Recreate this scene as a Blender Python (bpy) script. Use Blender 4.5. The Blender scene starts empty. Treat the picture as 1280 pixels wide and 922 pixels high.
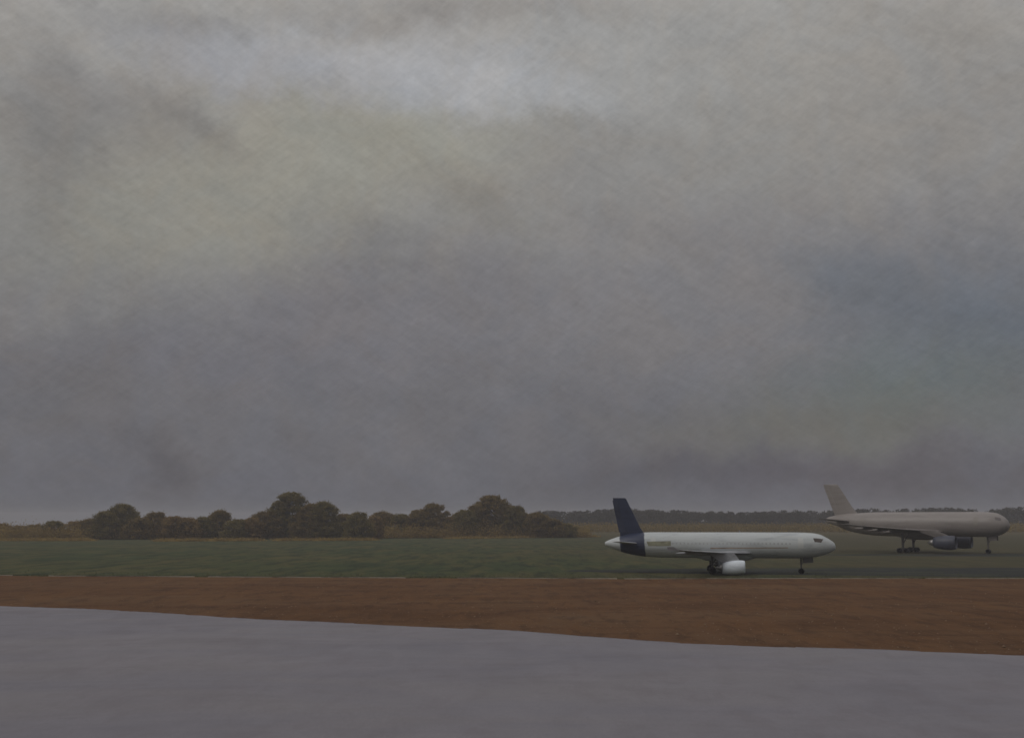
import bpy, bmesh, math, random
from mathutils import Vector, Matrix
import numpy as np
random.seed(7); rng = np.random.default_rng(11)
S = bpy.context.scene
COL = S.collection
R = math.radians

# ------------------------------------------------------------------ camera
F = 1372.0                       # focal length in photo pixels (photo is 1280 x 922)
CAMH = 8.95
PITCH = math.atan(187.0 / F)     # horizon sits 187 px below the centre
cam_d = bpy.data.cameras.new("camera"); cam = bpy.data.objects.new("camera", cam_d); COL.objects.link(cam)
cam_d.sensor_width = 36.0; cam_d.lens = 36.0 * F / 1280.0
cam_d.clip_start = 0.5; cam_d.clip_end = 20000
cam.location = (0, 0, CAMH); cam.rotation_euler = (math.pi / 2 + PITCH, 0, 0)
S.camera = cam

def ray(px, py):
    d = Vector(((px - 640) / F, 1.0, -(py - 461) / F))
    c, s = math.cos(PITCH), math.sin(PITCH)
    return Vector((d.x, d.y * c - d.z * s, d.y * s + d.z * c))
def ground(px, py, z=0.0):
    d = ray(px, py); t = (z - CAMH) / d.z
    return Vector((d.x * t, d.y * t, z))
def at_depth(px, py, Y):
    d = ray(px, py); t = Y / d.y
    return Vector((d.x * t, Y, CAMH + d.z * t))

# ------------------------------------------------------------------ world: overcast sky over a Nishita base
SUN_EL, SUN_AZ = R(42), R(-118)
W = bpy.data.worlds.new("World"); S.world = W; W.use_nodes = True
nt = W.node_tree; nt.nodes.clear(); L = nt.links
def N(t, **k):
    n = nt.nodes.new(t)
    for a, b in k.items(): setattr(n, a, b)
    return n
def setin(sock, v):
    if hasattr(v, 'is_linked') or isinstance(v, bpy.types.NodeSocket): L.new(v, sock)
    else: sock.default_value = v
def M(op, a, b=0.0, c=0.0):
    n = N('ShaderNodeMath', operation=op)
    for i, v in enumerate((a, b, c)): setin(n.inputs[i], v)
    return n.outputs[0]
def mixc(f, a, b, blend='MIX'):
    n = N('ShaderNodeMix', data_type='RGBA', blend_type=blend)
    setin(n.inputs[0], f); setin(n.inputs[6], a); setin(n.inputs[7], b)
    return n.outputs[2]
def mrange(v, a, b, c, d, smooth=True):
    n = N('ShaderNodeMapRange'); n.interpolation_type = 'SMOOTHSTEP' if smooth else 'LINEAR'
    setin(n.inputs[0], v)
    for i, x in enumerate((a, b, c, d)): n.inputs[i + 1].default_value = x
    return n.outputs[0]
def noise(vec, scale, detail=4, rough=0.55, dist=0.0):
    n = N('ShaderNodeTexNoise'); L.new(vec, n.inputs['Vector'])
    n.inputs['Scale'].default_value = scale; n.inputs['Detail'].default_value = detail
    n.inputs['Roughness'].default_value = rough; n.inputs['Distortion'].default_value = dist
    return n
sky = N('ShaderNodeTexSky', sky_type='NISHITA'); sky.sun_disc = False
sky.sun_elevation = SUN_EL; sky.sun_rotation = SUN_AZ; sky.air_density = 1.5; sky.dust_density = 4
tc = N('ShaderNodeTexCoord'); D = tc.outputs['Generated']
sep = N('ShaderNodeSeparateXYZ'); L.new(D, sep.inputs[0])
U0 = M('ARCTAN2', sep.outputs[0], sep.outputs[1]); V0 = M('ARCSINE', sep.outputs[2])
wn = noise(D, 9.0, 9, 0.66)
wsep = N('ShaderNodeSeparateColor'); L.new(wn.outputs['Color'], wsep.inputs[0])
U = M('ADD', U0, M('MULTIPLY', M('SUBTRACT', wsep.outputs[0], 0.5), 0.17))
V = M('ADD', V0, M('MULTIPLY', M('SUBTRACT', wsep.outputs[1], 0.5), 0.11))
def uv(px, py):
    d = ray(px, py).normalized(); return math.atan2(d.x, d.y), math.asin(d.z)
# base gradient over elevation (linear radiance)
grad = N('ShaderNodeValToRGB'); cr = grad.color_ramp; cr.interpolation = 'EASE'
L.new(mrange(V, 0.0, 1.57, 0.0, 1.0, False), grad.inputs[0])
stops = [(0.0, (.122, .123, .142)), (0.05, (.142, .142, .158)), (0.125, (.184, .181, .192)), (0.20, (.246, .241, .236)),
         (0.29, (.325, .318, .308)), (0.45, (.42, .41, .42)), (0.75, (.56, .56, .58)), (1.0, (.60, .60, .62))]
while len(cr.elements) < len(stops): cr.elements.new(0.5)
for e, (p, c) in zip(cr.elements, stops): e.position = p; e.color = (*c, 1)
col = grad.outputs[0]
# large soft masses
def blob(px, py, wx, wy, rot, color, amt, mode='MIX', inner=0.0):
    """an area of cloud at a fixed direction of the sky; sizes in photo pixels"""
    global col
    u0, v0 = uv(px, py); c, s = math.cos(R(rot)), math.sin(R(rot))
    du = M('SUBTRACT', U, u0); dv = M('SUBTRACT', V, v0)
    a = M('DIVIDE', M('ADD', M('MULTIPLY', du, c), M('MULTIPLY', dv, s)), wx / F)
    b = M('DIVIDE', M('SUBTRACT', M('MULTIPLY', dv, c), M('MULTIPLY', du, s)), wy / F)
    r = M('SQRT', M('ADD', M('MULTIPLY', a, a), M('MULTIPLY', b, b)))
    m = M('MULTIPLY', mrange(r, inner, 1.0, 1.0, 0.0), amt)
    col = mixc(m, col, (*color, 1), mode)
blob(330, 235, 460, 170, 8, (.300, .292, .248), .7)
blob(480, 165, 260, 80, 0, (.335, .325, .285), .55)        # yellow grey
blob(150, 300, 260, 170, 0, (.25, .248, .222), .55)
blob(500, 170, 300, 80, 4, (.27, .27, .235), .5)
blob(860, 110, 420, 170, -6, (.275, .27, .255), .55)
blob(1150, 120, 200, 170, -20, (.27, .262, .255), .45)
blob(490, 85, 340, 80, -4, (.385, .398, .43), .75)           # cool bright bank
blob(620, 110, 190, 45, -12, (.41, .425, .455), .65)
blob(230, 60, 150, 40, -18, (.26, .262, .285), .5)
blob(560, 14, 330, 34, 2, (.20, .186, .178), .55)           # brown rag along the top
blob(240, 25, 140, 30, 0, (.19, .18, .175), .45)
blob(150, 125, 170, 60, -30, (.19, .18, .175), .45)
blob(240, 150, 120, 30, -35, (.15, .142, .138), .45)
blob(60, 190, 90, 140, 0, (.17, .165, .165), .5)
blob(950, 330, 300, 120, -14, (.195, .190, .196), .5)
blob(1230, 400, 290, 140, -6, (.118, .138, .168), .75)       # blue break
blob(1080, 350, 170, 60, -18, (.125, .140, .165), .5)
blob(1120, 485, 260, 90, 0, (.120, .143, .140), .65)        # green grey
blob(1010, 530, 330, 60, 3, (.140, .137, .120), .55)
blob(1000, 590, 420, 50, 0, (.092, .086, .100), .7)        # mauve murk over the wood
blob(780, 606, 230, 40, 6, (.094, .094, .108), .5)
blob(200, 590, 80, 50, -30, (.088, .084, .092), .6)
blob(430, 400, 420, 110, 0, (.168, .162, .178), .5)
blob(330, 78, 230, 52, -8, (.34, .35, .38), .6)
blob(700, 120, 170, 50, -14, (.37, .38, .395), .5)
blob(1120, 90, 220, 110, 0, (.30, .292, .28), .5)
blob(720, 60, 420, 110, -6, (.365, .368, .372), .45)
blob(600, 260, 150, 60, -20, (.195, .185, .165), .5)
blob(770, 300, 110, 50, -20, (.215, .212, .215), .5)
blob(250, 455, 500, 60, 0, (.15, .147, .168), .4)
blob(60, 470, 150, 120, 0, (.125, .120, .125), .4)
# wisps: streaks running down to the right, and finer mottling
def streak(ang, sc):
    a_ = N('ShaderNodeMapping'); L.new(D, a_.inputs[0]); a_.inputs['Rotation'].default_value = (0, R(ang), 0)
    b_ = N('ShaderNodeMapping'); L.new(a_.outputs[0], b_.inputs[0]); b_.inputs['Scale'].default_value = (1, 1, sc); return b_
mp = streak(-20, 2.6)
s1 = noise(mp.outputs[0], 7.0, 8, 0.62, 0.6)
mp2 = streak(-28, 4.5)
s2 = noise(mp2.outputs[0], 42.0, 6, 0.7, 0.3)
mp3 = streak(34, 4.5)
s3 = noise(mp3.outputs[0], 60.0, 5, 0.7, 0.2)
k = M('ADD', M('MULTIPLY', M('SUBTRACT', s1.outputs[0], 0.5), 0.30), M('MULTIPLY', M('SUBTRACT', s2.outputs[0], 0.5), 0.26))
k = M('ADD', M('ADD', k, M('MULTIPLY', M('SUBTRACT', s3.outputs[0], 0.5), 0.26)), 1.0)
m1 = noise(D, 13.0, 8, 0.6, 0.2); k = M('ADD', k, M('MULTIPLY', M('SUBTRACT', m1.outputs[0], 0.5), 0.26))
m2 = noise(D, 110.0, 4, 0.7, 0.0); k = M('ADD', k, M('MULTIPLY', M('SUBTRACT', m2.outputs[0], 0.5), 0.20))
hue = noise(D, 16.0, 4, 0.6, 0.8)
col = mixc(mrange(hue.outputs[0], .35, .7, 0.0, 0.6), col, mixc(1.0, col, (1.05, .995, .93, 1), 'MULTIPLY'))
kc = N('ShaderNodeCombineColor')
for i in range(3): L.new(k, kc.inputs[i])
col = mixc(1.0, col, kc.outputs[0], 'MULTIPLY')
bg1 = N('ShaderNodeBackground'); L.new(sky.outputs[0], bg1.inputs[0]); bg1.inputs[1].default_value = 0.05
bg2 = N('ShaderNodeBackground'); L.new(col, bg2.inputs[0]); bg2.inputs[1].default_value = 1.0
mx = N('ShaderNodeMixShader'); mx.inputs[0].default_value = 0.96     # the cloud deck hides nearly all of the clear sky
L.new(bg1.outputs[0], mx.inputs[1]); L.new(bg2.outputs[0], mx.inputs[2])
wo = N('ShaderNodeOutputWorld'); L.new(mx.outputs[0], wo.inputs[0])

sd = bpy.data.lights.new("sun", 'SUN'); so = bpy.data.objects.new("sun", sd); COL.objects.link(so)
sd.energy = 0.6; sd.angle = R(25); sd.color = (1.0, .96, .9)
sv = Vector((math.sin(SUN_AZ) * math.cos(SUN_EL), math.cos(SUN_AZ) * math.cos(SUN_EL), math.sin(SUN_EL)))
so.rotation_euler = sv.to_track_quat('Z', 'Y').to_euler()
vs = S.view_settings; vs.view_transform = 'Standard'; vs.look = 'None'; vs.exposure = 0.0; vs.gamma = 1.0; vs.use_curve_mapping = False
S.cycles.max_bounces = 6; S.cycles.volume_bounces = 1; S.cycles.transparent_max_bounces = 8

# ------------------------------------------------------------------ material helpers
def new_mat(name):
    global nt, L
    m = bpy.data.materials.new(name); m.use_nodes = True; nt = m.node_tree; L = nt.links; nt.nodes.clear()
    p = N('ShaderNodeBsdfPrincipled'); o = N('ShaderNodeOutputMaterial'); L.new(p.outputs[0], o.inputs[0])
    return m, p
def pos(obj_space=False):
    if obj_space: return N('ShaderNodeTexCoord').outputs['Object']
    return N('ShaderNodeNewGeometry').outputs['Position']
def scaled(v, s, rot=(0, 0, 0)):
    n = N('ShaderNodeMapping'); L.new(v, n.inputs[0]); n.inputs['Scale'].default_value = s; n.inputs['Rotation'].default_value = rot
    return n.outputs[0]
def ramp(f, stops):
    n = N('ShaderNodeValToRGB'); L.new(f, n.inputs[0]); cr = n.color_ramp
    while len(cr.elements) < len(stops): cr.elements.new(0.5)
    for e, (p, c) in zip(cr.elements, stops): e.position = p; e.color = (*c, 1)
    return n.outputs[0]
def bump(p, h, strength=0.3, dist=0.1):
    n = N('ShaderNodeBump'); n.inputs['Strength'].default_value = strength; n.inputs['Distance'].default_value = dist
    L.new(h, n.inputs['Height']); L.new(n.outputs[0], p.inputs['Normal'])

def mat_grass():
    m, p = new_mat("grass"); P = pos()
    big = noise(scaled(P, (1, 2.2, 1)), 0.012, 5, .6, .5)
    c = ramp(big.outputs[0], [(.30, (.054, .068, .038)), (.45, (.072, .086, .043)), (.58, (.092, .094, .046)), (.72, (.120, .106, .052))])
    st = noise(scaled(P, (.25, 1.6, 1)), 0.10, 6, .65, .3)
    c = mixc(mrange(st.outputs[0], .42, .66, 0, .55), c, (.050, .066, .036, 1))
    st2 = noise(scaled(P, (.3, 1.3, 1), (0, 0, .1)), 0.17, 5, .6)
    c = mixc(mrange(st2.outputs[0], .56, .72, 0, .35), c, (.15, .16, .085, 1))
    mo = noise(scaled(P, (1, .22, 1)), .12, 7, .68, .4)
    c = mixc(mrange(mo.outputs[0], .44, .62, 0, .7), c, (.118, .104, .050, 1))
    mo2 = noise(scaled(P, (1, .18, 1), (0, 0, .3)), .30, 6, .7, .3)
    c = mixc(mrange(mo2.outputs[0], .46, .62, 0, .75), c, (.032, .042, .028, 1))
    fine = noise(scaled(P, (1, .3, 1)), 1.6, 6, .75)
    c = mixc(mrange(fine.outputs[0], .4, .7, 0, .4), c, (.05, .055, .03, 1))
    # drier, browner turf to the east (right) and on the far rough ground
    sx = N('ShaderNodeSeparateXYZ'); L.new(P, sx.inputs[0])
    wob = M('MULTIPLY', M('SUBTRACT', big.outputs[0], .5), 160)
    e = mrange(M('ADD', sx.outputs[0], wob), -20, 110, 0, .7)
    c = mixc(e, c, (.080, .068, .042, 1))
    f = mrange(M('ADD', sx.outputs[1], wob), 520, 700, 0, .75)
    c = mixc(f, c, (.105, .088, .044, 1))
    L.new(c, p.inputs['Base Color']); p.inputs['Roughness'].default_value = 1; p.inputs['Specular IOR Level'].default_value = .05
    bump(p, fine.outputs[0], .8, .25)
    return m
def mat_dirt():
    m, p = new_mat("dirt"); P = pos()
    a = noise(scaled(P, (.5, 1.3, 1)), .06, 7, .62, .6)
    c = ramp(a.outputs[0], [(0.300, (0.092, 0.046, 0.022)), (0.480, (0.125, 0.066, 0.034)), (0.620, (0.150, 0.086, 0.046)), (0.780, (0.135, 0.090, 0.055))])
    b = noise(scaled(P, (.35, 1.6, 1)), .22, 6, .7, .3)
    c = mixc(mrange(b.outputs[0], .5, .72, 0, .55), c, (.062, .034, .018, 1))
    mo = noise(scaled(P, (1, .3, 1)), .16, 7, .68, .4)
    c = mixc(mrange(mo.outputs[0], .42, .66, 0, .6), c, (.165, .084, .038, 1))
    mo2 = noise(scaled(P, (1, .3, 1), (0, 0, .3)), .5, 7, .7, .3)
    c = mixc(mrange(mo2.outputs[0], .46, .68, 0, .6), c, (.062, .034, .020, 1))
    f = noise(scaled(P, (1, .35, 1)), 2.2, 8, .8)
    c = mixc(mrange(f.outputs[0], .48, .66, 0, .4), c, (.165, .100, .055, 1))
    v = N('ShaderNodeTexVoronoi'); L.new(P, v.inputs['Vector']); v.inputs['Scale'].default_value = 1.1
    c = mixc(mrange(v.outputs['Distance'], 0.0, .13, .35, 0), c, (.30, .24, .18, 1))
    L.new(c, p.inputs['Base Color']); p.inputs['Roughness'].default_value = 1; p.inputs['Specular IOR Level'].default_value = .08
    bump(p, f.outputs[0], .9, .2)
    return m
def mat_apron():
    m, p = new_mat("apron_concrete"); P = pos()
    a = noise(scaled(P, (.6, 1.5, 1)), .05, 7, .6, .8)
    c = ramp(a.outputs[0], [(.28, (.172, .165, .194)), (.45, (.196, .187, .212)), (.6, (.215, .201, .214)), (.75, (.202, .200, .232))])
    st = noise(scaled(P, (.5, 1.0, 1), (0, 0, -.2)), .14, 6, .62, .4)
    c = mixc(mrange(st.outputs[0], .5, .75, 0, .4), c, (.135, .125, .138, 1))
    st3 = noise(scaled(P, (.5, 1.0, 1), (0, 0, .15)), .11, 6, .62, .4)
    c = mixc(mrange(st3.outputs[0], .52, .75, 0, .45), c, (.22, .215, .235, 1))
    mo = noise(scaled(P, (1, .4, 1)), .22, 7, .68, .4)
    c = mixc(mrange(mo.outputs[0], .42, .66, 0, .45), c, (.245, .230, .255, 1))
    mo2 = noise(scaled(P, (1, .4, 1), (0, 0, .4)), .5, 7, .7, .4)
    c = mixc(mrange(mo2.outputs[0], .46, .68, 0, .45), c, (.168, .150, .164, 1))
    gn = noise(scaled(P, (1, .3, 1)), 6, 5, .8)
    c = mixc(mrange(gn.outputs[0], .35, .65, 0, .30), c, (.140, .133, .152, 1))
    f = noise(P, 9, 8, .8)
    c = mixc(mrange(f.outputs[0], .35, .7, 0, .22), c, (.15, .142, .158, 1))
    L.new(c, p.inputs['Base Color'])
    L.new(mrange(st.outputs[0], .3, .7, .62, .85), p.inputs['Roughness']); p.inputs['Specular IOR Level'].default_value = .35
    bump(p, f.outputs[0], .35, .03)
    return m
def mat_taxi_shade():  # worn asphalt, its tones darkened to carry the shade under the jets
    m, p = new_mat("worn_asphalt_shade"); P = pos()
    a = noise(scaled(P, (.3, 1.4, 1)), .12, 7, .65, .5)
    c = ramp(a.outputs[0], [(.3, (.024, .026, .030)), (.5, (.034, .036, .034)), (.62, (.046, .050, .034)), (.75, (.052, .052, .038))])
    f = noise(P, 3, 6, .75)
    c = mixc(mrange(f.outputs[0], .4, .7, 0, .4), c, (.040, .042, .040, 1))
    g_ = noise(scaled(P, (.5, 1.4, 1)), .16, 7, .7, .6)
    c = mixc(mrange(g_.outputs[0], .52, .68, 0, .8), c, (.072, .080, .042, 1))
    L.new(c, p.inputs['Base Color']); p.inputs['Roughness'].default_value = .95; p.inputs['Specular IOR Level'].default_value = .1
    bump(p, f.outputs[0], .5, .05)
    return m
def mat_kerb():
    m, p = new_mat("kerb_concrete"); P = pos()
    a = noise(scaled(P, (1, .2, .2)), .09, 6, .7)
    c = ramp(a.outputs[0], [(.38, (.10, .075, .05)), (.5, (.26, .23, .18)), (.62, (.36, .33, .26))])
    L.new(c, p.inputs['Base Color']); p.inputs['Roughness'].default_value = .9
    return m
def mat_leaf(name, cols, seedshift=0.0):
    m, p = new_mat(name); P = pos()
    a = noise(P, .22 + seedshift, 5, .65); b = noise(P, 1.3, 3, .6)
    c = ramp(a.outputs[0], [(.32, cols[0]), (.48, cols[1]), (.66, cols[2])])
    c = mixc(mrange(b.outputs[0], .4, .65, 0, .5), c, (*cols[3], 1))
    L.new(c, p.inputs['Base Color']); p.inputs['Roughness'].default_value = .9; p.inputs['Specular IOR Level'].default_value = .1
    tr_ = N('ShaderNodeBsdfTranslucent'); L.new(c, tr_.inputs[0]); ms = N('ShaderNodeMixShader'); ms.inputs[0].default_value = .42
    L.new(p.outputs[0], ms.inputs[1]); L.new(tr_.outputs[0], ms.inputs[2])
    L.new(ms.outputs[0], [n for n in nt.nodes if n.type == 'OUTPUT_MATERIAL'][0].inputs[0])
    return m
def mat_plain(name, c, rough=.6, var=.12, spec=.4, metal=0.0, sc=.8):
    m, p = new_mat(name); P = pos(True)
    a = noise(scaled(P, (.5, 1, 1.5)), sc, 6, .65, .4)
    d = tuple(x * (1 - var * 2) for x in c); e = tuple(min(1, x * (1 + var)) for x in c)
    L.new(ramp(a.outputs[0], [(.3, d), (.55, c), (.75, e)]), p.inputs['Base Color'])
    p.inputs['Roughness'].default_value = rough; p.inputs['Specular IOR Level'].default_value = spec; p.inputs['Metallic'].default_value = metal
    return m
MG, MD, MA, MT, MK = mat_grass(), mat_dirt(), mat_apron(), mat_taxi_shade(), mat_kerb()
M_BARK = mat_plain("bark", (.10, .075, .055), .95, .25, .1)

# ------------------------------------------------------------------ object helpers
def link(name, me, mat=None, parent=None):
    o = bpy.data.objects.new(name, me); COL.objects.link(o)
    if mat:
        for q in (mat if isinstance(mat, (list, tuple)) else [mat]): me.materials.append(q)
    if parent: o.parent = parent
    return o
def mesh(name, v, f, smooth=False):
    me = bpy.data.meshes.new(name); me.from_pydata([tuple(x) for x in v], [], [tuple(x) for x in f]); me.update()
    if smooth: me.polygons.foreach_set('use_smooth', [True] * len(me.polygons))
    return me
def empty(name, loc, rz=0):
    o = bpy.data.objects.new(name, None); COL.objects.link(o); o.location = loc; o.rotation_euler = (0, 0, rz); o.empty_display_size = 1
    return o
def tag(o, label=None, cat=None, group=None, kind=None):
    for k_, v_ in (('label', label), ('category', cat), ('group', group), ('kind', kind)):
        if v_: o[k_] = v_
    return o

# ------------------------------------------------------------------ the ground: nested sheets
def sheet(name, pts, z, mat):
    bm = bmesh.new(); vs_ = [bm.verts.new((x, y, z)) for x, y in pts]; bm.faces.new(vs_)
    bmesh.ops.triangulate(bm, faces=bm.faces[:]); bmesh.ops.recalc_face_normals(bm, faces=bm.faces[:])
    me = bpy.data.meshes.new(name); bm.to_mesh(me); bm.free()
    for p in me.polygons:
        if p.normal.z < 0: p.flip()
    return tag(link(name, me, mat), kind='structure')
def sstep(a, b, x):
    t = max(0.0, min(1.0, (x - a) / (b - a))); return t * t * (3 - 2 * t)
def terrain():
    xs = sorted(set([-3200, -2400, -1800, -1400, -1100, -900, -750] + list(range(-640, 321, 20)) + [500, 900, 1600, 3200]))
    ys = [-700, -200, 100, 300, 480, 505] + list(range(530, 1100, 30)) + [1200, 1400, 1700, 2100, 2600, 3200]
    v = [(x, y, -18.0 * sstep(500, 2000, y) * sstep(0, 90, .036 * y - x)) for y in ys for x in xs]; k = len(xs)
    f = [(j * k + i, j * k + i + 1, (j + 1) * k + i + 1, (j + 1) * k + i) for j in range(len(ys) - 1) for i in range(k - 1)]
    tag(link('grass', mesh('grass', v, f, True), MG), kind='structure')
terrain()
def edge(points, amp, step, seed):
    """photo points on the ground -> a slightly ragged world polyline"""
    r = random.Random(seed); w = [ground(x, y) for x, y in points]; out = []
    for a, b in zip(w, w[1:]):
        n = max(1, int((b - a).length / step))
        for i in range(n):
            q = a.lerp(b, i / n); out.append((q.x, q.y + r.uniform(-amp, amp)))
    out.append((w[-1].x, w[-1].y)); return out
gr_edge = edge([(-500, 717), (0, 719), (60, 720), (180, 720.5), (360, 721.5), (600, 722.5), (800, 723.5), (1000, 723), (1280, 723), (1800, 724)], .35, 1.1, 3)
ap_edge = edge([(-500, 745), (-150, 752), (0, 757), (110, 761), (250, 769), (320, 774), (420, 778), (520, 783), (640, 788), (740, 796), (850, 803.5), (960, 808), (1100, 812), (1200, 816), (1280, 819), (1500, 829), (1900, 846)], .15, .6, 5)
sheet('dirt', gr_edge + [(420, gr_edge[-1][1]), (420, -400), (-420, -400), (-420, gr_edge[0][1])], 0.006, MD)
sheet('apron', ap_edge + [(300, ap_edge[-1][1]), (300, -300), (-300, -300), (-300, ap_edge[0][1])], 0.012, MA)
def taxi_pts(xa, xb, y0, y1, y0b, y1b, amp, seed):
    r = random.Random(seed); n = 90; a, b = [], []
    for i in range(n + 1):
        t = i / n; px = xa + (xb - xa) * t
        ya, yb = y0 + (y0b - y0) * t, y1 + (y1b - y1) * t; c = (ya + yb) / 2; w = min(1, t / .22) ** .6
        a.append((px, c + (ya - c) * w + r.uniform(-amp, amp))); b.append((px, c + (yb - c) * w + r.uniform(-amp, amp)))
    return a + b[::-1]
sheet('taxiway_shade', taxi_pts(8, 330, 176, 212, 160, 186, .5, 8), 0.005, MT)  # asphalt strip; shade under the white jet is put into its dark colour
sheet('taxiway_shade_beyond', taxi_pts(70, 620, 262, 296, 225, 258, .7, 9), 0.005, MT)  # second strip, with the grey jet's shade painted into it as well

# low concrete edging between grass and dirt: pale, broken, partly buried
def kerb_mesh(pts, h, w, seed, keep):
    r = random.Random(seed); v, f = [], []; on = True; run = 0
    i = 0
    while i < len(pts) - 1:
        n = r.randint(*keep[0]); seg = pts[i:i + n + 1]
        if len(seg) > 1:
            b = len(v)
            for x, y in seg:
                hh = h * r.uniform(.75, 1.0)
                v += [(x, y - w, 0), (x, y - w, hh), (x, y, hh), (x, y, 0)]
            for j in range(len(seg) - 1):
                o = b + 4 * j
                for q in range(3): f.append((o + q, o + q + 4, o + q + 5, o + q + 1))
            f.append((b, b + 1, b + 2, b + 3)); e = b + 4 * (len(seg) - 1); f.append((e + 3, e + 2, e + 1, e))
        i += n + r.randint(*keep[1])
    return mesh('kerb', v, f)
tag(link('kerb', kerb_mesh([(x, y + .25) for x, y in gr_edge], .14, .30, 4, ((9, 40), (1, 9))), MK), kind='structure')
MK2 = mat_plain("slab_edge", (.30, .29, .31), .9, .2, .1)
tag(link('apron_edge', kerb_mesh([(x, y + .02) for x, y in ap_edge], .05, .10, 14, ((10, 50), (2, 22))), MK2), kind='structure')

# ------------------------------------------------------------------ vegetation
def leaves(centres, size, flat=0.35):
    """random little quads at the given points (n,3)"""
    n = len(centres)
    a = rng.normal(size=(n, 3)); a /= np.linalg.norm(a, axis=1)[:, None]
    b = rng.normal(size=(n, 3)); b = np.cross(a, b); b /= np.linalg.norm(b, axis=1)[:, None]
    s = size * rng.uniform(.55, 1.35, size=(n, 1))
    c0 = centres + a * s; c1 = centres + b * s * .7; c2 = centres - a * s; c3 = centres - b * s * .7
    v = np.stack([c0, c1, c2, c3], axis=1).reshape(-1, 3)
    return v
def leaf_mesh(name, v, shade_normals=True):
    n = len(v) // 4; me = bpy.data.meshes.new(name)
    me.vertices.add(len(v)); me.vertices.foreach_set('co', v.astype(np.float32).ravel())
    me.loops.add(n * 4); me.loops.foreach_set('vertex_index', np.arange(n * 4, dtype=np.int32))
    me.polygons.add(n); me.polygons.foreach_set('loop_start', np.arange(0, n * 4, 4, dtype=np.int32))
    me.update(calc_edges=True); return me
def lobe_points(c, r, n, shell=.55):
    d = rng.normal(size=(n, 3)); d /= np.linalg.norm(d, axis=1)[:, None]
    rad = (shell + (1 - shell) * rng.uniform(0, 1, size=(n, 1)) ** .6) + rng.normal(0, .05, size=(n, 1))
    return np.array(c) + d * rad * np.array(r)
def tube(v, f, pts, rads, k=6):
    b = len(v); n = len(pts)
    for i, (p, r) in enumerate(zip(pts, rads)):
        p = Vector(p); t = (Vector(pts[min(i + 1, n - 1)]) - Vector(pts[max(i - 1, 0)])).normalized()
        u = t.orthogonal().normalized(); w = t.cross(u)
        for j in range(k):
            a = 2 * math.pi * j / k; q = p + (u * math.cos(a) + w * math.sin(a)) * r; v.append(tuple(q))
    for i in range(n - 1):
        for j in range(k):
            f.append((b + i * k + j, b + i * k + (j + 1) % k, b + (i + 1) * k + (j + 1) % k, b + (i + 1) * k + j))
LEAF = [mat_leaf("foliage_brown", ((0.155, 0.113, 0.044), (0.224, 0.162, 0.060), (0.301, 0.213, 0.077), (0.189, 0.142, 0.052))),
        mat_leaf("foliage_olive", ((0.133, 0.113, 0.042), (0.196, 0.162, 0.057), (0.266, 0.213, 0.072), (0.204, 0.152, 0.054)), .05),
        mat_leaf("foliage_rust", ((0.189, 0.123, 0.048), (0.266, 0.180, 0.067), (0.337, 0.232, 0.087), (0.217, 0.152, 0.059)), .03)]
def tree(px, top, hw, kind, label, base, cat='tree', name='tree', bare=False):
    Y = ground(px, base).y + random.uniform(-9, 9)
    g = at_depth(px, base, Y); H = at_depth(px, top, Y).z; w = hw / F * Y * 1.02
    t = empty(name, (g.x, Y, 0)); tag(t, label, cat, 'trees and bushes along the far edge of the grass')
    r = random.Random(int(px) * 13 + 5); pts = []
    tips = []; pk = r.uniform(-.25, .25) * w
    nc = int(34 + w * H * 2.0)
    for i in range(nc):
        z = H * (r.random() ** .75) * .97; cr_ = r.uniform(.45, 1.15) * min(1.0, .35 + H / 14)
        lim = w * 1.25 * max(0, 1 - (z / H) ** 2.6) ** .55
        a = r.uniform(0, 6.283); d = lim * r.uniform(.35, 1.05)
        c = (pk * z / H + math.cos(a) * d, math.sin(a) * d * .8, max(cr_ * .5, min(z, H - cr_ * .8)))
        pts.append(np.array(c) + rng.normal(size=(int(34 + 46 * cr_), 3)) * np.array([cr_ * .62, cr_ * .62, cr_ * .45]))
        if i % 7 == 0: tips.append(c)
    for i in range(4):
        c = (pk + r.uniform(-.3, .3) * w, r.uniform(-.2, .2) * w, H - r.uniform(.5, 1.3)); pts.append(np.array(c) + rng.normal(size=(70, 3)) * .48)
    th = H * .7
    P_ = np.concatenate(pts)
    nh = rng.uniform(-1, 1, size=(int(len(P_) * .25), 3)) * np.array([w * 1.05, w * .8, H * .22]) + np.array([0, 0, H * .22])   # skirt of low growth
    sc_ = P_[rng.integers(0, len(P_), size=len(P_) // 7)] + rng.normal(size=(len(P_) // 7, 3)) * np.array([.55, .55, .42])
    P_ = np.concatenate([P_, nh, sc_]); P_ = P_[P_[:, 2] > .15]
    link('crown', leaf_mesh('crown', leaves(P_, .27)), LEAF[kind], t)
    v, f = [], []; th = H * .7; lean = r.uniform(-.4, .4)
    rt = .05 + H * .022
    tube(v, f, [(0, 0, -.2), (lean * .2, .05, H * .2), (lean * .6, 0, H * .45), (lean, .1, th)], [rt * 1.4, rt, rt * .7, rt * .28], 7)
    for c in tips:
        z0 = max(.3, min(th * .92, c[2] * .62)); s = (lean * z0 / th, 0, z0)
        mid = ((s[0] + c[0]) / 2, (s[1] + c[1]) / 2, (z0 + c[2]) / 2 + .1 * r.random())
        tube(v, f, [s, mid, c], [rt * .4, rt * .25, rt * .08], 5)
    if bare:
        for i in range(40):
            a = r.uniform(0, 6.28); d = w * r.uniform(0, .9)
            tube(v, f, [(math.cos(a) * d * .4, math.sin(a) * d * .4, H * .3), (math.cos(a) * d, math.sin(a) * d, H * r.uniform(.8, 1.12))], [.07, .025], 4)
    link('trunk', mesh('trunk', v, f, True), M_BARK, t)
    return t
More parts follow.
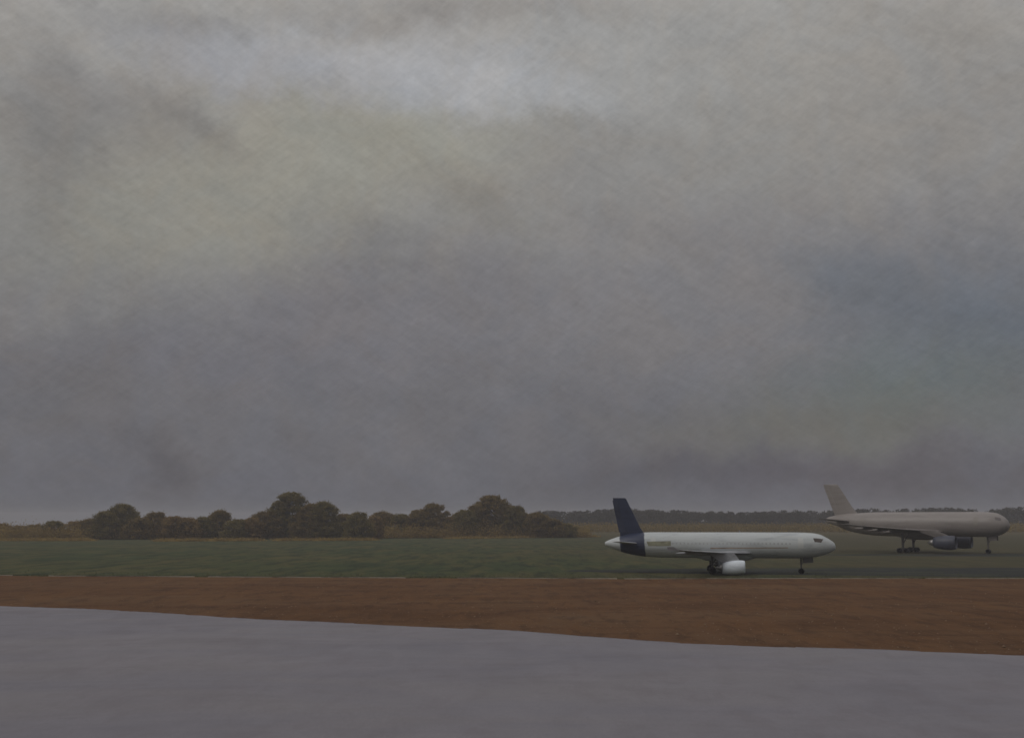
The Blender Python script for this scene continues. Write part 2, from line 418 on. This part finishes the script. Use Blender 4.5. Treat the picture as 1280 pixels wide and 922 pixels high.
ROW = [
 (4, 655, 12, 2, 'low rust-brown bush cut by the left edge of the picture'),
 (22, 658, 10, 0, 'smallest flat brown bush just inside the left edge of the tree row'),
 (42, 656.5, 12, 0, 'low even-topped brown bush between the left edge and the first squarish tree'),
 (65, 652, 11, 1, 'squarish olive small tree, first to rise from the low growth at the left end'),
 (91, 652.5, 12, 2, 'small reddish-brown rounded tree midway between the squarish tree and the tall left dome'),
 (111, 649, 11, 0, 'low brown tree at the left foot of the tall left dome'),
 (128, 640, 13, 1, 'olive shoulder tree leaning against the left side of the tall left dome'),
 (149, 630.5, 16, 1, 'tall dome-shaped olive tree standing highest in the left quarter of the tree row'),
 (174, 647.5, 14, 0, 'low dark brown tree filling the dip right of the tall left dome'),
 (197, 641, 13, 0, 'medium dark tree with a rounded top, second to the right of the tall left dome'),
 (216, 646, 12, 2, 'golden-brown tree right beside the rounded medium dark tree'),
 (236, 648, 12, 2, 'thin twiggy golden tree with bare upright stems showing against the sky'),
 (254, 647, 10, 1, 'small olive tree between the twiggy golden tree and the upright blocky one'),
 (272, 638.5, 12, 0, 'upright blocky brown tree alone above low growth, left of the long slope'),
 (293, 650, 12, 1, 'lowest bush in the gap between the blocky tree and the big central mass'),
 (312, 648, 12, 2, 'low golden-brown tree where the long slope to the tallest tree begins'),
 (331, 640, 15, 0, 'broad brown tree climbing the left flank of the tallest tree'),
 (358, 616, 19, 1, 'tallest tree of the whole row, big round olive-brown crown left of the picture centre'),
 (385, 630, 15, 0, 'brown tree tucked against the right side of the tallest tree'),
 (407, 627.5, 14, 1, 'second-highest rounded tree, just right of the tallest tree'),
 (428, 643, 12, 0, 'brown tree stepping down at the right end of the central mass'),
 (448, 641, 12, 1, 'small olive tree with a pointed top right of the central mass'),
 (464, 646, 10, 2, 'lowest rust-tinted bush in the dip before the middle hedge'),
 (480, 640, 13, 0, 'rounded brown tree at the left end of the middle hedge'),
 (502, 643, 12, 1, 'flat-topped olive tree in the middle hedge'),
 (522, 638, 13, 0, 'brown tree rising toward the peaked tree in the middle hedge'),
 (543, 630, 15, 0, 'peaked brown tree left of the notch in the skyline'),
 (562, 646, 10, 2, 'low rust-brown bush at the bottom of the notch in the skyline'),
 (578, 637.5, 13, 1, 'olive tree on the right lip of the skyline notch'),
 (596, 631, 14, 0, 'dark brown tree on the left shoulder of the right-hand dome'),
 (619, 619.5, 20, 0, 'broad dark dome-shaped tree, tallest of the right half of the row'),
 (643, 633, 14, 1, 'olive tree sloping off the right shoulder of the broad dark dome'),
 (658, 643, 11, 2, 'low rusty tree in the dip right of the broad dark dome'),
 (674, 641.5, 12, 0, 'last rounded brown tree before the row dies out toward the jets'),
 (692, 649, 11, 0, 'small dark tree second from the right end of the row'),
 (708, 655, 9, 1, 'smallest olive bush at the very right end of the tree row'),
]
for (x, t_, hw, kd, lb) in ROW:
    Hpx = 673 - t_
    isb = Hpx < 24
    tree(x, t_ - .5, hw * 1.3, kd, lb, 673.5 if x < 470 else 671.5, cat='bush' if isb else 'tree', name='bush' if isb else 'tree', bare=('twiggy' in lb))

def scrub(name, label, xa, xb, base0, base1, depth, hmin, hmax, n, mat, size, zfun=None, sp=1.3):
    pts = []
    for i in range(n):
        px = random.uniform(xa, xb); t = (px - xa) / (xb - xa); g = ground(px, base0 + (base1 - base0) * t); Y = g.y + random.uniform(0, depth)
        X = (px - 640) / F * Y; h = random.uniform(hmin, hmax) * (zfun(px) if zfun else 1)
        m = 26; q = rng.normal(size=(m, 3)) * np.array([sp, sp, h * .28]) + np.array([X, Y, h * .45]); pts.append(q)
    P_ = np.concatenate(pts); P_ = P_[P_[:, 2] > 0.05]
    return tag(link(name, leaf_mesh(name, leaves(P_, size)), mat), label, 'undergrowth', kind='stuff')
MSC = mat_leaf("scrub_gold", ((0.216, 0.151, 0.056), (0.316, 0.222, 0.079), (0.460, 0.324, 0.107), (0.230, 0.176, 0.066)))
MSC2 = mat_leaf("scrub_far_gold", ((0.146, 0.111, 0.040), (0.218, 0.158, 0.050), (0.344, 0.234, 0.062), (0.159, 0.127, 0.043)))
scrub('scrub', 'golden-brown scrub and brambles tangled along the foot of the tree row', -60, 735, 675, 671.5, 14, 1.8, 7.4, 3600, MSC, .28)
scrub('rough_scrub', 'yellowish rough scrub in front of the distant dark wood behind the jets', 712, 1400, 665, 665, 210, 1.5, 6.0, 3200, MSC2, .6, sp=3.0)
for q_, (xa_, xb_, b0_, b1_) in enumerate(((-20, 120, 676, 676), (200, 330, 676.5, 676), (350, 470, 676, 675.5), (560, 745, 673.5, 671))):
    scrub('weeds', ['low dry weeds creeping onto the turf at the far left', 'low dry weeds before the long slope of trees', 'low dry weeds in front of the tallest trees', 'low dry weeds at the right end of the tree row'][q_], xa_, xb_, b0_, b1_, 10, .3, 1.3, 420, MSC, .24)
# far dark wood along the horizon: reads as one mass
def wood():
    pts = []; r = random.Random(21)
    for i in range(520):
        px = r.uniform(675, 1480); Y = r.uniform(1010, 1150)
        tpx = 638.8 + 1.6 * math.sin(px * .021 + 1) + .8 * math.sin(px * .063) + r.uniform(-1.2, 4.0)
        if px > 1090: tpx -= 2.0 + 3.2 * min(1, (px - 1090) / 140)
        if 780 < px < 1010: tpx += -1.0
        X = (px - 640) / F * Y; H = CAMH + (648 - tpx) / F * Y
        for j in range(6):
            rr = r.uniform(1.6, 3.8); z = r.uniform(1.5, H - rr)
            if j == 0: z = H - rr
            pts.append(lobe_points((X + r.uniform(-4, 4), Y + r.uniform(-4, 4), z), (rr * 1.3, rr * 1.3, rr), 60, .5))
    P_ = np.concatenate(pts); P_ = P_[P_[:, 2] > 0]
    MW = mat_leaf("foliage_far_wood", ((0.034, 0.032, 0.018), (0.051, 0.046, 0.024), (0.072, 0.061, 0.028), (0.043, 0.039, 0.022)))
    tag(link('distant_wood', leaf_mesh('distant_wood', leaves(P_, .85)), MW), 'dark distant wood stretching along the horizon behind the jets', 'wood', kind='stuff')
wood()
# rough grass tufts along the near edge of the turf
def tufts():
    v, f = [], []; r = random.Random(5)
    pl = gr_edge
    for i in range(15000):
        a, b = pl[r.randrange(len(pl) - 1)], None
        x = a[0] + r.uniform(-1, 1); y = a[1] + .15 + abs(r.gauss(0, 1)) * (1.2 if r.random() < .6 else 9)
        if abs(x) > 130: continue
        h = r.uniform(.08, .28); w = r.uniform(.02, .05); an = r.uniform(0, 3.14); dx, dy = math.cos(an) * w, math.sin(an) * w
        lx, ly = r.uniform(-.1, .1), r.uniform(-.1, .1); b = len(v)
        v += [(x - dx, y - dy, 0), (x + dx, y + dy, 0), (x + lx, y + ly, h)]; f.append((b, b + 1, b + 2))
    MTU = mat_leaf("tuft", ((.06, .07, .034), (.09, .095, .045), (.15, .14, .07), (.07, .07, .035)))
    tag(link('grass_tufts', mesh('grass_tufts', v, f), MTU), 'ragged grass tufts along the edge between turf and red-brown dirt', 'grass', kind='stuff')
tufts()
def clods():
    v, f = [], []; r = random.Random(15)
    base = [Vector((1, 0, 0)), Vector((0, 1, 0)), Vector((-1, 0, 0)), Vector((0, -1, 0)), Vector((0, 0, .8)), Vector((0, 0, -.5))]
    fc = [(0, 1, 4), (1, 2, 4), (2, 3, 4), (3, 0, 4), (1, 0, 5), (2, 1, 5), (3, 2, 5), (0, 3, 5)]
    for i in range(1500):
        px = r.uniform(-40, 1320)
        t = max(0, min(1, px / 1280)); ylo = 757 + 62 * t; py = 723.5 + (ylo - 724) * r.random() ** 1.0
        g = ground(px, py); s = r.uniform(.025, .085) * (1.8 if r.random() < .04 else 1); b = len(v)
        rot = Matrix.Rotation(r.uniform(0, 6.28), 3, 'Z')
        for q in base: v.append(tuple(Vector((g.x, g.y, .005 + s * .3)) + rot @ (q * s * r.uniform(.7, 1.3))))
        f += [tuple(b + k_ for k_ in t_) for t_ in fc]
    MC = mat_plain("clod", (.24, .165, .11), 1, .3, .05, sc=.3)
    tag(link('dirt_clods', mesh('dirt_clods', v, f), MC), 'small clods and pebbles scattered over the red-brown dirt', 'pebbles', kind='stuff')
clods()

# ------------------------------------------------------------------ aircraft
def lerp_tab(tab, x):
    for (a, b) in zip(tab, tab[1:]):
        if a[0] <= x <= b[0]:
            t = (x - a[0]) / (b[0] - a[0]); return [p + (q - p) * t for p, q in zip(a[1:], b[1:])]
    return list(tab[0][1:] if x < tab[0][0] else tab[-1][1:])
def smooth_tab(ctrl):
    """Catmull-Rom in (x, top, bottom, half width)"""
    out = []; P_ = [ctrl[0]] + ctrl + [ctrl[-1]]
    for i in range(1, len(P_) - 2):
        for k_ in range(8):
            t = k_ / 8; r_ = [ctrl[i - 1][0] + (ctrl[i][0] - ctrl[i - 1][0]) * t]
            for c in (1, 2, 3):
                p0, p1, p2, p3 = P_[i - 1], P_[i], P_[i + 1], P_[i + 2]
                h = p2[0] - p1[0]
                m1 = (p2[c] - p0[c]) / max(1e-6, (p2[0] - p0[0])) * h if p2[0] != p0[0] else 0
                m2 = (p3[c] - p1[c]) / max(1e-6, (p3[0] - p1[0])) * h if p3[0] != p1[0] else 0
                if p0[c] == p1[c] == p2[c] or p1[c] == p2[c]: m1 = m2 = 0
                t2, t3 = t * t, t * t * t
                r_.append((2 * t3 - 3 * t2 + 1) * p1[c] + (t3 - 2 * t2 + t) * m1 + (-2 * t3 + 3 * t2) * p2[c] + (t3 - t2) * m2)
            out.append(tuple(r_))
    out.append(ctrl[-1]); return out
class Plane:
    def __init__(s, name, loc, yaw, label, ctrl, group):
        s.t = empty(name, loc, yaw); tag(s.t, label, 'airplane', group); s.tab = smooth_tab(ctrl)
    def P(s, x, th, off=0.0):
        """surface point; th = 0 at the crown, positive toward starboard (local -y)"""
        zt, zb, w = lerp_tab(s.tab, x); c = (zt + zb) / 2; h = (zt - zb) / 2 + off
        return Vector((x, -(w + off) * math.sin(th), c + h * math.cos(th)))
    def fuselage(s, mat):
        k = 48; v, f = [], []
        for row in s.tab:
            for j in range(k): v.append(tuple(s.P(row[0], 2 * math.pi * j / k)))
        n = len(s.tab)
        for i in range(n - 1):
            for j in range(k): f.append((i * k + j, i * k + (j + 1) % k, (i + 1) * k + (j + 1) % k, (i + 1) * k + j))
        f.append(tuple(range(k))[::-1]); f.append(tuple((n - 1) * k + j for j in range(k)))
        me = mesh('fuselage', v, f, True); bm = bmesh.new(); bm.from_mesh(me); bmesh.ops.recalc_face_normals(bm, faces=bm.faces[:]); bm.to_mesh(me); bm.free()
        return link('fuselage', me, mat, s.t)
    def patch(s, name, corners, mat, off=.012, n=6, parent=None, label=None):
        """curved quad on the hull; corners (x, th) in order, bilinear"""
        (a, b, c, d) = corners; v, f = [], []
        for i in range(n + 1):
            for j in range(n + 1):
                u_, w_ = i / n, j / n
                x = (a[0] * (1 - u_) + b[0] * u_) * (1 - w_) + (d[0] * (1 - u_) + c[0] * u_) * w_
                th = (a[1] * (1 - u_) + b[1] * u_) * (1 - w_) + (d[1] * (1 - u_) + c[1] * u_) * w_
                v.append(tuple(s.P(x, th, off)))
        for i in range(n):
            for j in range(n): q = i * (n + 1) + j; f.append((q, q + 1, q + n + 2, q + n + 1))
        o = link(name, mesh(name, v, f, True), mat, parent or s.t)
        if label: o['label'] = label
        return o
    def foil(s, name, secs, mat, vertical=False, parent=None):
        """secs: (lead x, trail x, span pos, z or y offset, thickness); lofted aerofoil sections"""
        prof = [(0, 0), (.02, .30), (.10, .75), (.30, 1.0), (.55, .82), (.80, .38), (1.0, .04), (1.0, -.04), (.80, -.22), (.55, -.5), (.30, -.62), (.10, -.45), (.02, -.2)]
        k = len(prof); v, f = [], []
        for (xl, xt, sp, z, th) in secs:
            for (c, h) in prof:
                x = xl + (xt - xl) * c
                v.append((x, h * th * .5, sp) if vertical else (x, sp, z + h * th * .5))
        for i in range(len(secs) - 1):
            for j in range(k): f.append((i * k + j, i * k + (j + 1) % k, (i + 1) * k + (j + 1) % k, (i + 1) * k + j))
        f.append(tuple(range(k))); f.append(tuple((len(secs) - 1) * k + j for j in range(k))[::-1])
        me = mesh(name, v, f, False); bm = bmesh.new(); bm.from_mesh(me); bmesh.ops.recalc_face_normals(bm, faces=bm.faces[:]); bm.to_mesh(me); bm.free()
        return link(name, me, mat, parent or s.t)
def revolve(name, prof, origin, mat, parent, k=28, cap=True, droop=0.0):
    """prof = (x, r); axis along local x"""
    v, f = [], []
    for (x, r) in prof:
        for j in range(k):
            a = 2 * math.pi * j / k; v.append((origin[0] + x, origin[1] + r * math.cos(a), origin[2] + r * math.sin(a) + x * droop))
    for i in range(len(prof) - 1):
        for j in range(k): f.append((i * k + j, i * k + (j + 1) % k, (i + 1) * k + (j + 1) % k, (i + 1) * k + j))
    if cap: f.append(tuple(range(k))); f.append(tuple((len(prof) - 1) * k + j for j in range(k))[::-1])
    me = mesh(name, v, f, True); bm = bmesh.new(); bm.from_mesh(me); bmesh.ops.recalc_face_normals(bm, faces=bm.faces[:]); bm.to_mesh(me); bm.free()
    return link(name, me, mat, parent)
def wheel(parent, c, r, w, mt, mr):
    def disc(name, prof, mat, par):
        v, f = [], []; k = 24
        for (y, rr) in prof:
            for j in range(k): a = 2 * math.pi * j / k; v.append((c[0] + rr * math.cos(a), c[1] + y, c[2] + rr * math.sin(a)))
        for i in range(len(prof) - 1):
            for j in range(k): f.append((i * k + j, i * k + (j + 1) % k, (i + 1) * k + (j + 1) % k, (i + 1) * k + j))
        f.append(tuple(range(k))); f.append(tuple((len(prof) - 1) * k + j for j in range(k))[::-1])
        return link(name, mesh(name, v, f, True), mat, par)
    o = disc('wheel', [(-w / 2, r * .72), (-w / 2, r * .9), (-w * .32, r), (w * .32, r), (w / 2, r * .9), (w / 2, r * .72)], mt, parent)
    return o
def gear(s, x, y, ztop, r, w, sep_, axles, leg_r, mats, name):
    v, f = [], []
    tube(v, f, [(x, y, ztop), (x, y, r + .5 * r), (x, y, r)], [leg_r * 1.25, leg_r, leg_r * .7], 10)
    tube(v, f, [(x, y - sep_, r), (x, y + sep_, r)], [leg_r * .6, leg_r * .6], 8)
    if len(axles) > 1: tube(v, f, [(x + axles[0], y, r), (x + axles[-1], y, r)], [leg_r * .7, leg_r * .7], 8)
    tube(v, f, [(x + 1.5 * leg_r * 4, y, ztop), (x, y, r + (ztop - r) * .35)], [leg_r * .5, leg_r * .5], 8)
    g = link(name, mesh(name, v, f, True), mats[0], s.t)
    for a in axles:
        for sd_ in (-1, 1): wheel(g, (x + a, y + sd_ * sep_, r), r, w, mats[1], mats[0])
    return g
def door_panel(parent, x0, x1, y, z0, z1, mat, name='gear_door'):
    v = [(x0, y, z0), (x1, y, z0 + .1), (x1, y, z1), (x0, y, z1), (x0, y + .06, z0), (x1, y + .06, z0 + .1), (x1, y + .06, z1), (x0, y + .06, z1)]
    f = [(0, 1, 2, 3), (7, 6, 5, 4), (0, 4, 5, 1), (1, 5, 6, 2), (2, 6, 7, 3), (3, 7, 4, 0)]
    return link(name, mesh(name, v, f), mat, parent)

# materials of the jets
def mat_hull(name, base, grey, band=None, band_c=(0, 0, 0), dirt_c=(.36, .35, .31)):
    m, p = new_mat(name); P = pos(True)
    a = noise(scaled(P, (.25, 1, 1.8)), .7, 6, .65, .5)
    c = ramp(a.outputs[0], [(.3, grey), (.5, base), (.75, tuple(min(1, x * 1.06) for x in base))])
    st = noise(scaled(P, (.12, .5, 3.2)), 1.1, 5, .65, .3)
    c = mixc(mrange(st.outputs[0], .52, .74, 0, .4), c, (*dirt_c, 1))
    if band:
        sx = N('ShaderNodeSeparateXYZ'); L.new(P, sx.inputs[0]); n_ = noise(P, 1.2, 3, .5)
        x = M('ADD', sx.outputs[0], M('MULTIPLY', M('SUBTRACT', n_.outputs[0], .5), .35))
        x = M('ADD', x, M('MULTIPLY', M('SUBTRACT', sx.outputs[2], 6.6), band[2]))
        mk = M('MULTIPLY', mrange(x, band[0] - .12, band[0] + .12, 0, 1), mrange(x, band[1] - .12, band[1] + .12, 1, 0))
        c = mixc(mk, c, (*band_c, 1))
    L.new(c, p.inputs['Base Color']); p.inputs['Roughness'].default_value = .42; p.inputs['Specular IOR Level'].default_value = .45
    return m
NAVY = (.030, .040, .078)
M_WHITE = mat_hull("hull_white", (.52, .555, .56), (.36, .39, .41), band=(-16.45, -12.3, .06), band_c=NAVY)
M_NAVY = mat_plain("navy_paint", NAVY, .45, .18, .4, sc=.5)
M_WING = mat_plain("wing_grey", (.30, .31, .33), .5, .18)
M_ENG = mat_plain("nacelle_white", (.76, .82, .88), .4, .12)
M_METAL = mat_plain("bare_metal", (.35, .34, .33), .4, .15, .5, .7)
M_DARK = mat_plain("dark_opening", (.025, .025, .028), .7, .1)
M_RUB = mat_plain("tyre_rubber", (.022, .022, .022), .85, .15, .2)
M_STRUT = mat_plain("strut_paint", (.09, .09, .085), .5, .15)
M_GLASS = mat_plain("cockpit_glass", (.085, .066, .055), .18, .1, .5)
M_GOLD = mat_plain("gold_lettering", (.27, .27, .19), .6, .25, sc=1.6)
M_RUST = mat_plain("cheat_line", (.40, .31, .24), .6, .25, sc=1.0)
M_PANE = mat_plain("cabin_pane", (.45, .465, .47), .3, .12)
M_GREY = mat_hull("hull_grey", (.275, .248, .234), (.225, .203, .190), dirt_c=(.21, .185, .165))
M_GWING = mat_plain("grey_wing", (.17, .152, .142), .6, .15)
M_STRUT2 = mat_plain('hazed_strut', (.14, .13, .12), .7, .1)  # lighter strut copy for the far jet; distance haze put into the colour
M_RUB2 = mat_plain('hazed_tyre', (.05, .05, .05), .9, .1)  # tyre black lifted with painted haze for the far jet
M_BLUE = mat_plain("nacelle_blue", (.060, .066, .090), .45, .18)

# ---- jet 1: white narrow-body with navy tail
ctrl1 = [(-18.9, 5.02, 4.62, .12), (-18.6, 5.22, 4.42, .38), (-17.6, 5.62, 3.98, .80), (-16.0, 6.12, 3.40, 1.35), (-14.0, 6.52, 2.92, 1.80), (-11.5, 6.70, 2.62, 2.05), (-8.5, 6.72, 2.52, 2.1),
         (0, 6.72, 2.50, 2.1), (10, 6.72, 2.50, 2.1), (13.5, 6.70, 2.54, 2.08), (15.2, 6.60, 2.68, 1.98), (16.5, 6.34, 2.92, 1.76), (17.5, 5.82, 3.26, 1.38), (18.2, 5.36, 3.60, .98), (18.65, 4.96, 3.92, .58), (18.8, 4.52, 4.34, .10)]
c1 = ground(899.5, 716.2)
j1 = Plane('airliner', (c1.x, c1.y, 0), R(-8), 'white airliner with navy blue tail fin parked on the grass behind the dirt strip', ctrl1, 'parked airliners')
j1.fuselage(M_WHITE)
# belly fairing
revolve('wing_fairing', [(-6.0, .05), (-5.2, .7), (-3.5, 1.25), (0, 1.5), (3.2, 1.3), (5.2, .7), (6.0, .05)], (1.2, 0, 3.35), M_WHITE, j1.t)
fin = j1.foil('tail_fin', [(-11.9, -16.3, 5.6, 0, .42), (-12.5, -16.35, 6.75, 0, .42), (-13.0, -16.5, 7.6, 0, .38), (-14.15, -17.0, 10.0, 0, .30), (-15.25, -17.45, 12.28, 0, .2), (-15.5, -17.5, 12.42, 0, .08)], M_NAVY, vertical=True)
# rudder hinge line and white leading edge strip
j1.foil('rudder', [(-15.2, -16.5, 6.7, 0, .30), (-16.6, -17.55, 12.0, 0, .16)], mat_plain("rudder_navy", (.034, .042, .075), .5, .15), vertical=True, parent=fin)
for sd_ in (-1, 1):
    wg = j1.foil('wing', [(5.6, -2.6, sd_ * 1.2, 3.35, .95), (4.0, -3.0, sd_ * 3.2, 3.40, .75), (1.2, -3.7, sd_ * 6.6, 3.50, .52), (-4.0, -6.6, sd_ * 13.5, 3.95, .30), (-6.6, -8.3, sd_ * 17.0, 4.25, .18)], M_WING)
    # winglet fence
    v, f = [], []
    j1.foil('winglet', [(-6.7, -8.4, sd_ * 17.0, 4.15, .10), (-7.5, -8.5, sd_ * 17.15, 4.7, .06)], M_WING, parent=wg)
    for (yy, xx) in ((4.6, -2.9), (8.2, -4.4), (11.4, -5.6)):
        revolve('flap_fairing', [(-1.6, .04), (-.9, .16), (.3, .24), (1.5, .18), (2.2, .03)], (xx, sd_ * yy, 3.22 + (yy - 4) * .05), M_WING, wg, 12)
    en = revolve('engine', [(1.55, .74), (1.80, .80), (1.93, .88), (1.90, .96), (1.65, 1.05), (.9, 1.13), (0, 1.13), (-1.0, 1.0), (-1.6, .82), (-1.6, .76)], (1.75, sd_ * 7.1, 1.22), M_ENG, j1.t, 32, droop=.07)
    revolve('intake_fan', [(1.60, .74), (1.62, .30), (1.85, .02)], (1.75, sd_ * 7.1, 1.22), M_DARK, en, 24)
    revolve('exhaust_cone', [(-1.5, .58), (-2.1, .46), (-2.7, .10)], (1.75, sd_ * 7.1, 1.22), M_METAL, en, 20)
    j1.foil('pylon', [(3.1, -.2, 2.1, 0, .34), (2.1, -2.0, 3.45, 0, .30)], M_WING, vertical=True).location = (0, sd_ * 7.1, 0)
    j1.foil('stabilizer', [(-12.9, -16.0, sd_ * .9, 4.85, .34), (-15.9, -17.5, sd_ * 6.0, 5.25, .14)], mat_plain("stabilizer_white", (.55, .56, .58), .5, .15))
gear(j1, 13.2, 0, 2.9, .46, .26, .28, [0], .12, (M_STRUT, M_RUB), 'nose_gear')
door_panel(j1.t, 13.5, 15.1, -.5, 1.75, 2.75, M_STRUT); door_panel(j1.t, 13.5, 15.1, .45, 1.75, 2.75, M_STRUT)
for sd_ in (-1, 1): gear(j1, -1.3, sd_ * 3.8, 3.3, .62, .42, .48, [0], .19, (M_STRUT, M_RUB), 'main_gear')
# glazing, doors, cabin windows, markings
pw = j1.patch
T0 = math.acos(.52)
for sg in (1, -1):
    pw('cockpit_window', [(15.05, sg * .93), (16.72, sg * .90), (16.30, sg * 1.30), (15.25, sg * 1.28)], M_GLASS)
    for x0 in (12.6, -11.2): pw('door', [(x0, sg * .95), (x0 + .85, sg * .95), (x0 + .85, sg * 1.78), (x0, sg * 1.78)], mat_plain("door_panel", (.56, .58, .57), .45, .1), off=.014)
for i in range(34):
    x = -9.6 + i * .63
    pw('cabin_window', [(x, 1.36), (x + .24, 1.36), (x + .24, 1.50), (x, 1.50)], M_PANE, n=2)
    pw('cabin_window', [(x, -1.36), (x + .24, -1.36), (x + .24, -1.50), (x, -1.50)], M_PANE, n=2)
for sg in (1, -1):
    pw('gold_marking', [(-11.9, sg * 1.30), (-7.9, sg * 1.24), (-7.9, sg * 1.62), (-11.6, sg * 1.66)], M_GOLD, off=.018, n=10, label='dull gold marking on the rear hull beside the navy tail')
    pw('cheat_line', [(-1.5, sg * 1.74), (11.0, sg * 1.70), (11.0, sg * 1.76), (-1.5, sg * 1.84)], M_RUST, off=.016, n=14, label='faint rust-coloured line along the hull')
v, f = [], []
tube(v, f, [(3.5, 0, 6.65), (3.3, 0, 7.15)], [.12, .03], 6); link('antenna', mesh('antenna', v, f), M_WING, j1.t)

# ---- jet 2: grey wide-body, larger and farther, turned toward us
ctrl2 = [(-24.6, 8.95, 8.35, .15), (-24.0, 9.3, 7.85, .6), (-21.5, 9.9, 6.95, 1.2), (-18.5, 10.35, 5.7, 2.1), (-15.0, 10.5, 4.9, 2.75), (-11.0, 10.7, 4.4, 3.1), (-5, 10.72, 4.25, 3.2),
         (8, 10.72, 4.25, 3.2), (16, 10.72, 4.25, 3.2), (19.0, 10.6, 4.36, 3.12), (20.8, 10.3, 4.65, 2.75), (22.0, 9.6, 5.2, 2.35), (22.8, 8.9, 5.75, 1.8), (23.3, 8.1, 6.4, 1.1), (23.5, 7.5, 6.9, .35)]
YAW2 = R(-36); hd = Vector((math.cos(YAW2), math.sin(YAW2), 0))
nose = at_depth(1262, 655, 283.5); nose.z = 0
c2 = nose - hd * 23.5
j2 = Plane('airliner', (c2.x, c2.y, 0), YAW2, 'larger plain grey airliner farther back, partly hidden by the white one and turned toward us', ctrl2, 'parked airliners')
j2.fuselage(M_GREY)
revolve('wing_fairing', [(-9, .1), (-7, 1.4), (-4, 2.2), (1, 2.4), (5, 2.0), (7.5, 1.2), (9, .1)], (1.5, 0, 5.7), M_GREY, j2.t)
fin2 = j2.foil('tail_fin', [(-14.2, -21.9, 9.2, 0, .7), (-15.8, -22.2, 10.7, 0, .7), (-17.0, -22.7, 12.2, 0, .6), (-19.7, -24.2, 16.6, 0, .42), (-20.8, -24.9, 18.3, 0, .3), (-21.2, -25.0, 18.5, 0, .1)], M_GREY, vertical=True)
j2.foil('rudder', [(-20.6, -22.3, 10.6, 0, .45), (-23.4, -24.85, 17.9, 0, .22)], M_GREY, vertical=True, parent=fin2)
for sd_ in (-1, 1):
    wg = j2.foil('wing', [(8.5, -3.5, sd_ * 1.8, 5.5, 1.5), (5.6, -4.2, sd_ * 5.5, 5.75, 1.1), (1.2, -5.2, sd_ * 10.5, 6.1, .75), (-6.5, -9.8, sd_ * 20, 7.0, .42), (-10.4, -12.3, sd_ * 24.5, 7.5, .25)], M_GWING)
    for (yy, xx) in ((7.5, -4.5), (12.5, -6.4), (17, -8.6)):
        revolve('flap_fairing', [(-2.4, .05), (-1.2, .26), (.5, .36), (2.2, .25), (3, .05)], (xx, sd_ * yy, 5.4 + (yy - 7) * .1), M_GWING, wg, 12)
    en = revolve('engine', [(2.3, 1.25), (2.75, 1.36), (2.9, 1.5), (2.8, 1.62), (2.2, 1.78), (1.2, 1.86), (0, 1.84), (-1.6, 1.6), (-2.6, 1.3), (-2.6, 1.2)], (9.3, sd_ * 7.9, 2.85), M_BLUE, j2.t, 32)
    revolve('intake_fan', [(2.4, 1.25), (2.42, .4), (2.8, .03)], (9.3, sd_ * 7.9, 2.85), M_DARK, en, 24)
    revolve('exhaust_cone', [(-2.5, .9), (-3.4, .7), (-4.2, .1)], (9.3, sd_ * 7.9, 2.85), M_METAL, en, 20)
    j2.foil('pylon', [(11.2, 6.6, 4.3, 0, .5), (7.4, 2.2, 5.95, 0, .45)], M_GWING, vertical=True).location = (0, sd_ * 7.9, 0)
    j2.foil('stabilizer', [(-16.6, -21.2, sd_ * 1.4, 8.2, .5), (-21.2, -23.6, sd_ * 9.6, 8.9, .2)], M_GWING)
gear(j2, 18.0, 0, 4.9, .62, .4, .42, [0], .2, (M_STRUT2, M_RUB2), 'nose_gear')
door_panel(j2.t, 18.4, 20.4, -.8, 3.3, 4.7, M_GWING); door_panel(j2.t, 18.4, 20.4, .75, 3.3, 4.7, M_GWING)
for sd_ in (-1, 1): gear(j2, -2.2, sd_ * 4.7, 5.2, .66, .5, .62, [-.85, .85], .3, (M_STRUT2, M_RUB2), 'main_gear')
MG2 = mat_plain("cockpit_glass_dull", (.16, .14, .135), .3, .1)
for sg in (1, -1):
    j2.patch('cockpit_window', [(20.5, sg * .88), (21.9, sg * .78), (21.9, sg * 1.12), (20.7, sg * 1.16)], MG2, off=.02)
    for x0 in (15.4, -14.0): j2.patch('door', [(x0, sg * 1.0), (x0 + 1.1, sg * 1.0), (x0 + 1.1, sg * 1.65), (x0, sg * 1.65)], mat_plain("grey_door", (.27, .245, .22), .5, .1), off=.02)

# ------------------------------------------------------------------ haze
def haze():
    x0, x1, y0, y1, z0, z1 = -3300, 3300, -800, 3300, -20, 26
    v = [(x0, y0, z0), (x1, y0, z0), (x1, y1, z0), (x0, y1, z0), (x0, y0, z1), (x1, y0, z1), (x1, y1, z1), (x0, y1, z1)]
    f = [(3, 2, 1, 0), (4, 5, 6, 7), (0, 1, 5, 4), (1, 2, 6, 5), (2, 3, 7, 6), (3, 0, 4, 7)]
    global nt, L
    m = bpy.data.materials.new("haze"); m.use_nodes = True; nt = m.node_tree; L = nt.links; nt.nodes.clear()
    p = N('ShaderNodeVolumePrincipled'); p.inputs['Color'].default_value = (.80, .80, .86, 1); p.inputs['Density'].default_value = .00030
    o = N('ShaderNodeOutputMaterial'); L.new(p.outputs[0], o.inputs['Volume'])
    tag(link('haze', mesh('haze', v, f), m), 'thin grey haze over the airfield', 'haze', kind='stuff')
haze()
